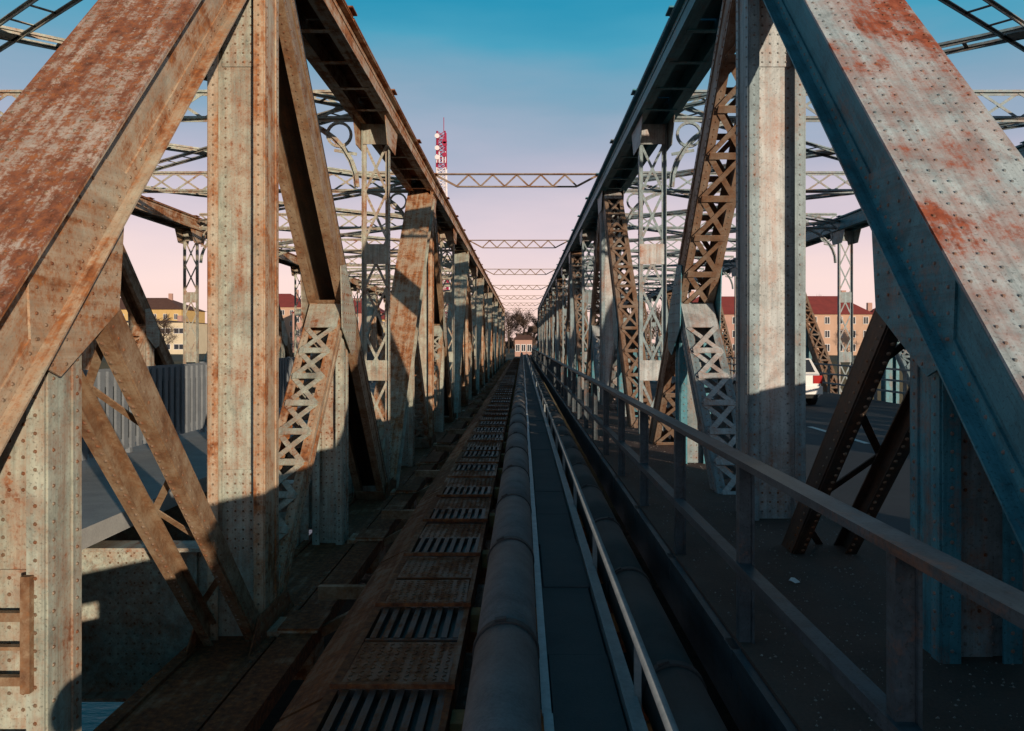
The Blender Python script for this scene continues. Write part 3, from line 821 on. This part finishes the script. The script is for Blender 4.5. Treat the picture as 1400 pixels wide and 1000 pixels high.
# ------------------------------------------------------------------ service catwalk between the bridges
cat = thing('service_catwalk', 'rusty steel catwalk of gratings and plates carrying the pipes between both bridges', 'catwalk', (0, 0, 0))
rr = random.Random(11)
cb = MB(); cb.box(-1.28, 1.22, -0.07, 0.07, -0.16, 0.0); cb.box(-1.28, 1.22, -0.10, 0.10, 0.001, 0.014); cbm = cb.mesh('cross_beam')
tb = MB(); tb.box(-0.42, 1.0, -0.09, 0.09, 0.0, 0.14); tbm = tb.mesh('timber_bearer')
BEAM_Y = [1.0 + 1.85 * i for i in range(62)]
for y in BEAM_Y:
    o = link('cross_beam', cbm, M['rust'], cat, (0, y, -2.36))
    link('timber_bearer', tbm, M['timber'], cat, (0, y, -2.345))
for x0, x1, z0, z1, m in ((-1.23, -1.165, -2.345, -2.19, 'rust'), (-0.47, -0.43, -2.345, -2.16, 'rust'), (-2.44, -2.11, -3.10, -2.935, 'rust')):
    s_ = MB(); s_.box(x0, x1, 0.5, YE - 2, z0, z1); obj('stringer', s_, M[m], cat)
# leaning rusty edge plates between grating and truss
for i in range(30):
    y = 1.5 + 3.75 * i
    p = MB(); z = -2.30
    p.hexa([(-1.60, y, z - 0.20), (-1.24, y, z - 0.02), (-1.24, y + 3.7, z - 0.02), (-1.60, y + 3.7, z - 0.20),
            (-1.60, y, z - 0.18), (-1.24, y, z), (-1.24, y + 3.7, z), (-1.60, y + 3.7, z - 0.18)])
    obj('edge_plate', p, M['plate_dirt'] if i % 3 else M['rust'], cat)
# alternating gratings and dirty plates
PLN = 0.72
gr = MB()
for k in range(8):
    x = -1.10 + 0.61 * k / 7
    gr.box(x - 0.022, x + 0.022, 0.03, PLN - 0.03, -0.002, 0.055)
for q in (0.0, PLN - 0.029): gr.box(-1.15, -0.47, q, q + 0.029, 0.0, 0.05)
gme = gr.mesh('grating_panel')
bk = MB(); bk.box(-1.15, -0.47, 0.03, PLN - 0.03, -0.03, -0.003); bkm = bk.mesh('grating_tray')
fp = MB(); fp.box(-1.155, -0.475, 0.0, PLN - 0.012, 0.0, 0.012)
for k in range(11):
    for q in range(11):
        cx, cy = -1.12 + 0.061 * k, 0.05 + 0.061 * q; a_ = 0.011 * (1 if (k + q) % 2 else -1)
        fp.bar((cx - 0.011, cy - a_, 0.0145), (cx + 0.011, cy + a_, 0.0145), 0.008, 0.004, (0, 0, 1))
fpm = fp.mesh('floor_plate')
i = 0; y = 2.75
seq = [1, 0, 1, 2, 1, 0, 0, 1, 2, 1, 0, 1, 0, 2, 1, 0, 1, 1, 0, 2]
while y < YE - 4:
    kind = seq[i % len(seq)]
    dz = rr.uniform(-0.008, 0.012); tilt = rr.uniform(-0.012, 0.012); yaw = rr.uniform(-0.012, 0.012)
    if kind == 1:
        o = link('grating_panel', gme, M['grate'], cat, (0, y, -2.215 + dz), (tilt, 0, yaw))
        if y < 60: link('grating_tray', bkm, M['dark_steel_and_shade'], o)
    else:
        o = link('floor_plate', fpm, None, cat, (0, y, -2.19 + dz), (tilt, 0, yaw))
        if not fpm.materials: fpm.materials.append(M['plate_dirt'])
    cl = MB(); y += PLN + (0.03 if i % 2 else 0.07); i += 1
# thin rusty cleats across the walkway
cm = MB(); cm.box(-1.2, -0.42, -0.018, 0.018, 0.0, 0.03); cme = cm.mesh('cleat')
for j in range(70):
    link('cleat', cme, M['rust'], cat, (0, 3.42 + 1.55 * j, -2.155), (0, 0, rr.uniform(-0.02, 0.02)))

# pipes
def pipe(label, x, z, r, mat, y_bands, yend):
    t = thing('insulated_pipe', label, 'pipe', (x, 0, z), 'insulated pipes between the bridges')
    ring_n = 28
    ys2 = [0.3] + y_bands + [yend]
    for a, b in zip(ys2, ys2[1:]):
        mb = MB(); rj = r + random.uniform(-0.002, 0.003)
        mb.tube([(0, a + 0.004, 0), (0, b - 0.004, 0)], rj, ring_n)
        o = obj('pipe_section', mb, mat, t, smooth=False)
        for p in o.data.polygons: p.use_smooth = len(p.vertices) == 4
    bm_ = MB()
    bm_.tube([(0, -0.03, 0), (0, -0.028, 0), (0, 0.028, 0), (0, 0.03, 0)], [r + 0.002, r + 0.011, r + 0.011, r + 0.002], ring_n)
    bm_.box(-0.03, 0.03, -0.02, 0.02, r + 0.0, r + 0.022)
    me = bm_.mesh('band')
    for y in y_bands: link('band', me, M['band'], t, (0, y, 0), (0, random.uniform(-0.5, 0.5), 0))
    sd = MB(); sd.box(-0.10, 0.10, -0.05, 0.05, -2.205 - z + 0.0005, -r * 0.86); sme = sd.mesh('saddle')
    for y in BEAM_Y: link('saddle', sme, M['rust'], t, (0, y, 0))
    return t
bands = [0.7 + 1.74 * i + random.uniform(-.03, .03) for i in range(1, 64)]
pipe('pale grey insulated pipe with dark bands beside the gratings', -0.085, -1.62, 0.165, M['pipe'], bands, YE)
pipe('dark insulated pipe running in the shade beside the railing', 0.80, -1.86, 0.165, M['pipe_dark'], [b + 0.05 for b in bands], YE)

# cable trough with lids
tr = thing('cable_trough', 'narrow grey cable trough with flat lids between the two pipes', 'trough', (0, 0, 0))
lid = MB(); lid.box(0.150, 0.478, 0.004, 1.226, -1.79, -1.755); lme = lid.mesh('lid')
for i in range(92):
    o = link('lid', lme, M['cover'], tr, (0, 0.8 + 1.23 * i, random.uniform(-0.003, 0.003)), (0, random.uniform(-0.004, 0.004), random.uniform(-0.002, 0.002)))
mb = MB(); mb.box(0.142, 0.486, 0.5, YE, -1.99, -1.80); obj('trough_body', mb, M['cover'], tr)
# left upstand in short, slightly uneven lengths
y = 0.6; i = 0
while y < YE:
    ln = 3.1; mb = MB(); dx = random.uniform(-0.006, 0.006); dz = random.uniform(-0.008, 0.006)
    mb.box(0.118 + dx, 0.140 + dx, y, y + ln - 0.01, -1.90, -1.735 + dz)
    mb.box(0.095 + dx, 0.1395 + dx, y, y + ln - 0.01, -1.7345 + dz, -1.722 + dz)
    obj('edge_angle', mb, M['galv_light'], tr); y += ln; i += 1
# right kerb angle and low rail on short posts
mb = MB(); mb.box(0.490, 0.505, 0.5, YE, -1.90, -1.715); mb.box(0.5055, 0.56, 0.5, YE, -1.735, -1.722); obj('edge_angle', mb, M['galv'], tr)
mb = MB(); mb.tube([(0.565, 0.4, -1.46), (0.565, YE, -1.46)], 0.024, 10)
lr = obj('low_rail', mb, M['galv'], tr)
for p in lr.data.polygons: p.use_smooth = len(p.vertices) == 4
pm2 = MB(); pm2.box(0.548, 0.582, -0.012, 0.012, -1.90, -1.478); pm2.box(0.50, 0.582, -0.03, 0.03, -1.92, -1.9005); pme2 = pm2.mesh('short_post')
for i in range(48): link('short_post', pme2, M['galv'], tr, (0, 1.6 + 2.3 * i, 0))
bs = MB(); bs.box(0.12, 0.60, -0.04, 0.04, -2.205 + 0.0005, -1.991); bsm = bs.mesh('trough_foot')
for y in BEAM_Y: link('trough_foot', bsm, M['timber'], tr, (0, y, 0))

# ------------------------------------------------------------------ slatted fence on the left deck
fe = thing('slat_fence', 'tall grey fence of upright slats on the left bridge deck', 'fence', (-6.4, 0, -1.8))
sl = MB(); sl.box(-0.02, 0.02, -0.065, 0.065, 0.10, 1.36); slm = sl.mesh('slat')
for i in range(150): link('slat', slm, M['slat'], fe, (0.036 if i % 1 == 0 else 0, 7.0 + 0.24 * i, 0))
far = MB()
for i in range(280): y = 7.0 + 0.24 * (150 + i); far.box(0.016, 0.056, y - 0.065, y + 0.065, 0.10, 1.36)
obj('far_slats', far, M['slat'], fe, kind='stuff')
for z0, z1 in ((0.16, 0.26), (1.12, 1.40)):
    mb = MB(); mb.box(-0.03, 0.0155, 6.8, YE, z0, z1); obj('rail', mb, M['slat'], fe)
pp = MB(); pp.box(-0.11, -0.031, -0.04, 0.04, 0.0, 1.42); ppm = pp.mesh('post')
for i in range(36): link('post', ppm, M['slat'], fe, (0, 7.1 + 3.0 * i, 0))
# backing sheet
mb = MB(); mb.box(-0.029, -0.012, 6.9, YE, 0.2605, 1.1195); obj('backing_sheet', mb, M['bars'], fe)

# outer parapets
def parapet(x, label):
    t = thing('parapet_railing', label, 'railing', (x, 0, -1.9))
    for z in (0.35, 0.7, 1.05):
        mb = MB(); mb.box(-0.03, 0.03, 4, YE, z, z + 0.06); obj('rail', mb, M['galv'], t)
    pm_ = MB(); pm_.box(-0.04, 0.04, -0.04, 0.04, -0.15, 1.049); m_ = pm_.mesh('post')
    for i in range(56): 
        o = link('post', m_, M['galv'], t, (0.075, 4.2 + 2 * i, 0))
    return t
parapet(11.55, 'pale steel railing along the far edge of the road')

# ------------------------------------------------------------------ wall added out of frame to cast the shadow line on the right truss
wl = thing('shadow_caster_wall', 'unseen brown brick wall with stone coping, added to shade the right truss', 'wall', (5.2, 0.5, -1.9))
mb = MB(); mb.box(-0.18, 0.18, -7, 6.0, 0.0, 1.80); obj('brickwork', mb, M['brickwall'], wl)
mb = MB(); mb.box(-0.24, 0.24, -7.05, 6.05, 1.801, 1.94); obj('coping', mb, M['concrete'], wl)

# ------------------------------------------------------------------ white car
car = thing('parked_car', 'white hatchback seen from behind on the bridge road', 'car', (8.15, 23.9, -1.9))
prof = [  # y, half width at belt, z list : stations from rear to front
    (0.00, 0.80, 0.34, 0.80, 0.92), (0.12, 0.86, 0.24, 0.86, 0.98), (0.9, 0.88, 0.20, 0.88, 0.97), (2.4, 0.88, 0.20, 0.88, 0.95),
    (3.4, 0.87, 0.22, 0.84, 0.90), (4.0, 0.82, 0.26, 0.74, 0.78), (4.25, 0.70, 0.34, 0.60, 0.66)]
mb = MB(); rg = []
for (y, w_, z0, zm, z1) in prof:
    b = len(mb.v)
    for (x, z) in ((-w_ * 0.9, z0), (-w_, z0 + 0.12), (-w_, zm - 0.12), (-w_ * 0.93, z1), (w_ * 0.93, z1), (w_, zm - 0.12), (w_, z0 + 0.12), (w_ * 0.9, z0)): mb.v.append((x, y, z))
    rg.append(b)
for a, b in zip(rg, rg[1:]):
    for k in range(8): mb.f.append((a + k, a + (k + 1) % 8, b + (k + 1) % 8, b + k))
mb.f.append(tuple(rg[0] + k for k in range(8))); mb.f.append(tuple(rg[-1] + 7 - k for k in range(8)))
body = obj('body', mb, M['car'], car)
mb = MB()
cab = [(0.10, 0.80, 0.97, 0.80), (0.45, 0.66, 1.42, 0.78), (1.7, 0.66, 1.46, 0.80), (2.3, 0.66, 1.40, 0.80), (3.05, 0.80, 0.93, 0.80)]
rg = []
for (y, w_, z, wb) in cab:
    b = len(mb.v); mb.v += [(-wb, y, 0.93), (-w_, y, z), (w_, y, z), (wb, y, 0.93)]; rg.append(b)
for a, b in zip(rg, rg[1:]):
    for k in range(4): mb.f.append((a + k, a + (k + 1) % 4, b + (k + 1) % 4, b + k))
mb.f.append(tuple(rg[0] + k for k in range(4))); mb.f.append(tuple(rg[-1] + 3 - k for k in range(4)))
obj('cabin', mb, M['car'], car)
mb = MB(); mb.hexa([(-0.68, 0.115, 1.02), (0.68, 0.115, 1.02), (0.60, 0.40, 1.385), (-0.60, 0.40, 1.385), (-0.68, 0.16, 1.0), (0.68, 0.16, 1.0), (0.60, 0.45, 1.36), (-0.60, 0.45, 1.36)])
obj('rear_window', mb, M['glass'], car)
for sg in (-1, 1):
    mb = MB(); mb.hexa([(sg * 0.812, 0.55, 0.99), (sg * 0.812, 2.55, 0.99), (sg * 0.70, 2.1, 1.34), (sg * 0.70, 0.75, 1.36), (sg * 0.78, 0.55, 0.99), (sg * 0.78, 2.55, 0.99), (sg * 0.66, 2.1, 1.34), (sg * 0.66, 0.75, 1.36)])
    obj('side_window', mb, M['glass'], car)
    mb = MB(); mb.box(sg * 0.58, sg * 0.845, -0.02, 0.14, 0.68, 0.92); obj('tail_light', mb, M['lamp'], car)
    for y in (0.75, 3.35):
        mb = MB(); mb.tube([(sg * 0.70, y, 0.31), (sg * 0.89, y, 0.31)], 0.31, 18)
        wh = obj('wheel', mb, M['rubber'], car)
        mb = MB(); mb.tube([(sg * 0.885, y, 0.31), (sg * 0.897, y, 0.31)], 0.19, 14); obj('rim', mb, M['rim'], wh)
mb = MB(); mb.box(-0.84, 0.84, -0.07, 0.03, 0.36, 0.60); bu = obj('bumper', mb, M['car'], car)
mb = MB(); mb.box(-0.70, 0.70, -0.04, 0.06, 0.24, 0.358); obj('bumper_skirt', mb, M['rubber'], car)
mb = MB(); mb.box(-0.26, 0.26, -0.008, 0.02, 0.68, 0.79); obj('number_plate', mb, M['marking'], car)

# ------------------------------------------------------------------ far buildings
_wc = {}
def building(name, label, x0, x1, y0, depth, zb, zt, wall, roof, roof_h, floors, cols, hip=True, ww=0.9, wh=1.35, band=False, chimneys=2):
    t = thing(name, label, 'building', ((x0 + x1) / 2, y0, zb))
    hwid = (x1 - x0) / 2; H = zt - zb
    mb = MB(); mb.box(-hwid, hwid, 0, depth, 0, H); obj('wall', mb, wall, t)
    mb = MB(); ov = 0.5; rr_ = depth / 2
    ins = min(rr_, hwid * 0.6) if hip else -0.0
    a = [(-hwid - ov, -ov, H + .01), (hwid + ov, -ov, H + .01), (hwid + ov, depth + ov, H + .01), (-hwid - ov, depth + ov, H + .01)]
    mb.v = a + [(-hwid - ov + ins, depth / 2, H + roof_h), (hwid + ov - ins, depth / 2, H + roof_h)]
    mb.f = [(0, 1, 5, 4), (1, 2, 5), (2, 3, 4, 5), (3, 0, 4), (0, 3, 2, 1)]
    rf = obj('roof', mb, roof, t)
    for i in range(chimneys):
        cx = -hwid * 0.6 + hwid * 1.2 * (i / max(1, chimneys - 1))
        mb = MB(); mb.box(cx - 0.5, cx + 0.5, depth / 2 - 0.4, depth / 2 + 0.4, H + roof_h * 0.6, H + roof_h + 1.2); obj('chimney', mb, M['wall_pink'], rf)
    fh = H / floors
    key = (ww, wh, band)
    if key not in _wc:
        p = MB(); p.box(-ww / 2, ww / 2, -0.04, 0.05, 0, wh)
        f = MB()
        for q0, q1, r0, r1 in ((-ww / 2 - .1, -ww / 2 - .001, -.1, wh + .1), (ww / 2 + .001, ww / 2 + .1, -.1, wh + .1), (-ww / 2, ww / 2, wh + .001, wh + .1), (-ww / 2, ww / 2, -.1, -.001), (-.04, .04, .0, wh)):
            f.box(q0, q1, -0.09, 0.05, r0, r1)
        _wc[key] = (p.mesh('window'), f.mesh('frame'))
    pm_, fm_ = _wc[key]
    for fl_ in range(floors):
        for c in range(cols):
            x = -hwid + (c + 0.5) * 2 * hwid / cols
            o = link('window', pm_, M['glass'], t, (x, 0, fl_ * fh + fh * 0.32))
            link('frame', fm_, M['wall_white'], o)
    return t
# right bank
building('apartment_house', 'peach three storey house with red hipped roof seen past the right posts', 56.5, 72.5, 165, 14, -2.6, 5.9, M['wall_peach'], M['roof_red'], 4.2, 3, 6)
building('apartment_house', 'pink house with dark red roof right of the peach house', 74.5, 92, 172, 14, -2.6, 4.2, M['wall_pink'], M['roof_red'], 3.6, 3, 6)
building('apartment_house', 'long pink house with red roof seen through the right laced diagonal', 33, 54, 168, 14, -2.6, 6.0, M['wall_pink'], M['roof_red'], 4.2, 3, 8)
# left bank
building('office_block', 'cream low block with two dark window bands seen under the left end post', -104, -76, 180, 20, -2.6, 4.6, M['wall_cream'], M['roof_brown'], 0.7, 2, 9, ww=2.2, wh=1.1)
building('apartment_house', 'yellow house with brown roof behind the cream low block', -124, -92, 215, 16, -2.6, 9.0, M['wall_yellow'], M['roof_brown'], 3.6, 3, 11)
building('apartment_house', 'peach house with red roof left of the laced outer post', -88, -64, 235, 16, -2.6, 10.5, M['wall_peach'], M['roof_red'], 4.5, 4, 9)
building('apartment_house', 'pink house with red roof seen between the left diagonals', -62, -38, 215, 16, -2.6, 8.0, M['wall_pink'], M['roof_red'], 4.5, 3, 9)
building('apartment_house', 'yellow house with red roof seen through the left hangers', -37, -20, 205, 14, -2.6, 6.0, M['wall_yellow'], M['roof_red'], 4.0, 3, 6)
building('utility_hut', 'small pale hut at the far end between the two bridges', -1.4, 1.9, 152, 4, -2.6, 0.6, M['wall_pink'], M['roof_brown'], 0.9, 1, 3, ww=0.7, wh=1.2, chimneys=0)

# ------------------------------------------------------------------ mast
mz = 300.0; mx = (603.5 - 714) * mz / F_PX
mast = thing('radio_mast', 'red and white lattice radio mast rising behind the left top chord', 'mast', (mx, mz, -2.6))
HM = 82.0
def mw(z): return 2.6 - 1.1 * z / HM
nseg = 12
for i in range(nseg):
    z0, z1 = HM * i / nseg, HM * (i + 1) / nseg
    red = (nseg - 1 - i) in (0, 1, 4, 5, 8, 9)
    mb = MB()
    sub = 3
    for j in range(sub):
        a, b = z0 + (z1 - z0) * j / sub, z0 + (z1 - z0) * (j + 1) / sub
        wa_, wb_ = mw(a), mw(b)
        cs = [(-1, -1), (1, -1), (1, 1), (-1, 1)]
        for k in range(4):
            c, d = cs[k], cs[(k + 1) % 4]
            mb.bar((c[0] * wa_, c[1] * wa_, a), (c[0] * wb_, c[1] * wb_, b), 0.42, 0.42)
            mb.bar((c[0] * wa_, c[1] * wa_, a), (d[0] * wb_, d[1] * wb_, b), 0.22, 0.22)
            mb.bar((d[0] * wa_, d[1] * wa_, a), (c[0] * wb_, c[1] * wb_, b), 0.22, 0.22)
            mb.bar((c[0] * wa_, c[1] * wa_, a), (d[0] * wa_, d[1] * wa_, a), 0.22, 0.22)
    obj('mast_section', mb, M['mast_red'] if red else M['mast_white'], mast)
for i, (z, sx) in enumerate(((80, -1), (78, 1), (75.5, -1), (73, 1), (72, -1), (77, 1))):
    mb = MB(); mb.tube([(sx * 1.4, -1.7, z), (sx * 1.4, -2.4, z)], 0.9, 12); obj('dish_antenna', mb, M['mast_red'] if i % 2 else M['mast_white'], mast)
for i in range(4):
    mb = MB(); x = (-1.6, -0.6, 0.7, 1.7)[i]; mb.box(x - 0.18, x + 0.18, -2.0, -1.6, 70, 73.2 + i % 2); obj('panel_antenna', mb, M['mast_white'], mast)
mb = MB(); mb.tube([(0.9, 0, HM), (0.9, 0, HM + 5.5)], 0.14, 6); obj('top_pole', mb, M['mast_red'], mast)

# ------------------------------------------------------------------ bare trees on the far bank
def tree_meshes(seed, h):
    r = random.Random(seed); tk = MB(); cr_ = MB()
    tk.tube([(0, 0, 0), (0.05, 0, h * 0.2), (0.0, 0.1, h * 0.5), (0.1, 0.0, h * 0.82)], [h * .028, h * .022, h * .014, h * .004], 7)
    tips = []
    for i in range(16):
        z = h * r.uniform(0.22, 0.75); a = r.uniform(0, 6.28); ln = h * r.uniform(0.22, 0.40) * (1.1 - z / h * 0.5)
        p0 = Vector((0, 0, z)); p2 = p0 + Vector((math.cos(a) * ln * 0.8, math.sin(a) * ln * 0.8, ln * r.uniform(.45, .95))); p1 = p0.lerp(p2, .5) + Vector((0, 0, -ln * .05))
        tk.tube([p0, p1, p2], [h * .010, h * .006, h * .002], 5)
        for q in (p1, p2, p1.lerp(p2, .5)): tips.append((q, ln * 0.42))
    for q, rad in tips:
        for j in range(34):
            d = Vector((r.gauss(0, 1), r.gauss(0, 1), r.gauss(0.35, 0.8))).normalized()
            s_ = q + d * rad * r.uniform(0.0, 0.5); e = s_ + (d + Vector((r.uniform(-.5, .5), r.uniform(-.5, .5), r.uniform(-.2, .6)))).normalized() * rad * r.uniform(.4, 1.0)
            n = (e - s_).orthogonal().normalized() * (0.02 + 0.035 * r.random())
            b = len(cr_.v); cr_.v += [tuple(s_ - n), tuple(s_ + n), tuple(e + n * .4), tuple(e - n * .4)]; cr_.f.append((b, b + 1, b + 2, b + 3))
    return tk.mesh('trunk'), cr_.mesh('crown', False)
TM = [tree_meshes(s, 11.0) for s in (1, 2, 3)]
spots = [(-7, 190, 1.0, 'between the far bridge ends, leftmost bare tree'), (-3.5, 205, 1.05, 'bare tree just left of the vanishing point behind the small pale hut'), (0.5, 215, 1.1, 'bare tree directly behind the small pale hut'),
         (4, 200, .95, 'bare tree just right of the small pale hut'), (7.5, 192, 1.0, 'bare tree at the far right bridge end'), (-11, 230, 1.2, 'tall bare tree behind the far left bridge end'), (11, 232, 1.15, 'tall bare tree behind the far right bridge end'),
         (66, 185, 1.25, 'bare tree rising behind the red roof of the peach house'), (62, 192, 1.2, 'second bare tree behind the red roof of the peach house'), (84, 158, .8, 'bare tree in front of the pink house at the right'),
         (-72, 160, .75, 'bare tree in front of the cream low block'), (-88, 168, .7, 'leftmost bare tree in front of the cream low block'), (-45, 190, .95, 'bare tree before the pink house at the left'), (-28, 185, .9, 'bare tree before the yellow house seen through the hangers'),
         (28, 175, 1.0, 'bare tree beside the long pink house'), (20, 185, 1.1, 'bare tree seen through the right hanger'), (-18, 195, 1.1, 'bare tree right of the yellow house at the left'), (76, 150, .7, 'small bare tree before the peach house corner')]
for i, (x, y, s, lb) in enumerate(spots):
    t = thing('bare_tree', lb if 'tree' in lb.split(',')[0] else 'bare tree ' + lb.split(',')[0] + ' at the left', 'tree', (x, y, -2.7), 'bare trees on the far bank')
    t.scale = (s, s, s); t.rotation_euler = (0, 0, i * 1.3)
    tk, cr_ = TM[i % 3]
    link('trunk', tk, M['bark'], t); link('crown', cr_, M['twig'], t)
# far wood along the horizon
fw = MB(); rr = random.Random(5)
for i in range(5200):
    x = rr.uniform(-420, 420); y = 330 + rr.uniform(0, 40); hh = (7 + 4 * math.sin(x * .05) + 3 * math.sin(x * .17)) 
    z = -2.6 + rr.random() ** 0.8 * hh; a = rr.uniform(0, 3.14); s_ = rr.uniform(.5, 1.6)
    b = len(fw.v)
    u = Vector((math.cos(a), math.sin(a), rr.uniform(-.5, .5))) * s_; v = Vector((rr.uniform(-.4, .4), rr.uniform(-.4, .4), 1)) * s_
    c = Vector((x, y, z)); fw.v += [tuple(c - u - v), tuple(c + u - v), tuple(c + u * .6 + v), tuple(c - u * .7 + v)]; fw.f.append((b, b + 1, b + 2, b + 3))
o = obj('far_wood', fw, M['twig'], kind='stuff', fix=False); tag(o, 'dark band of bare woodland along the horizon', 'wood')
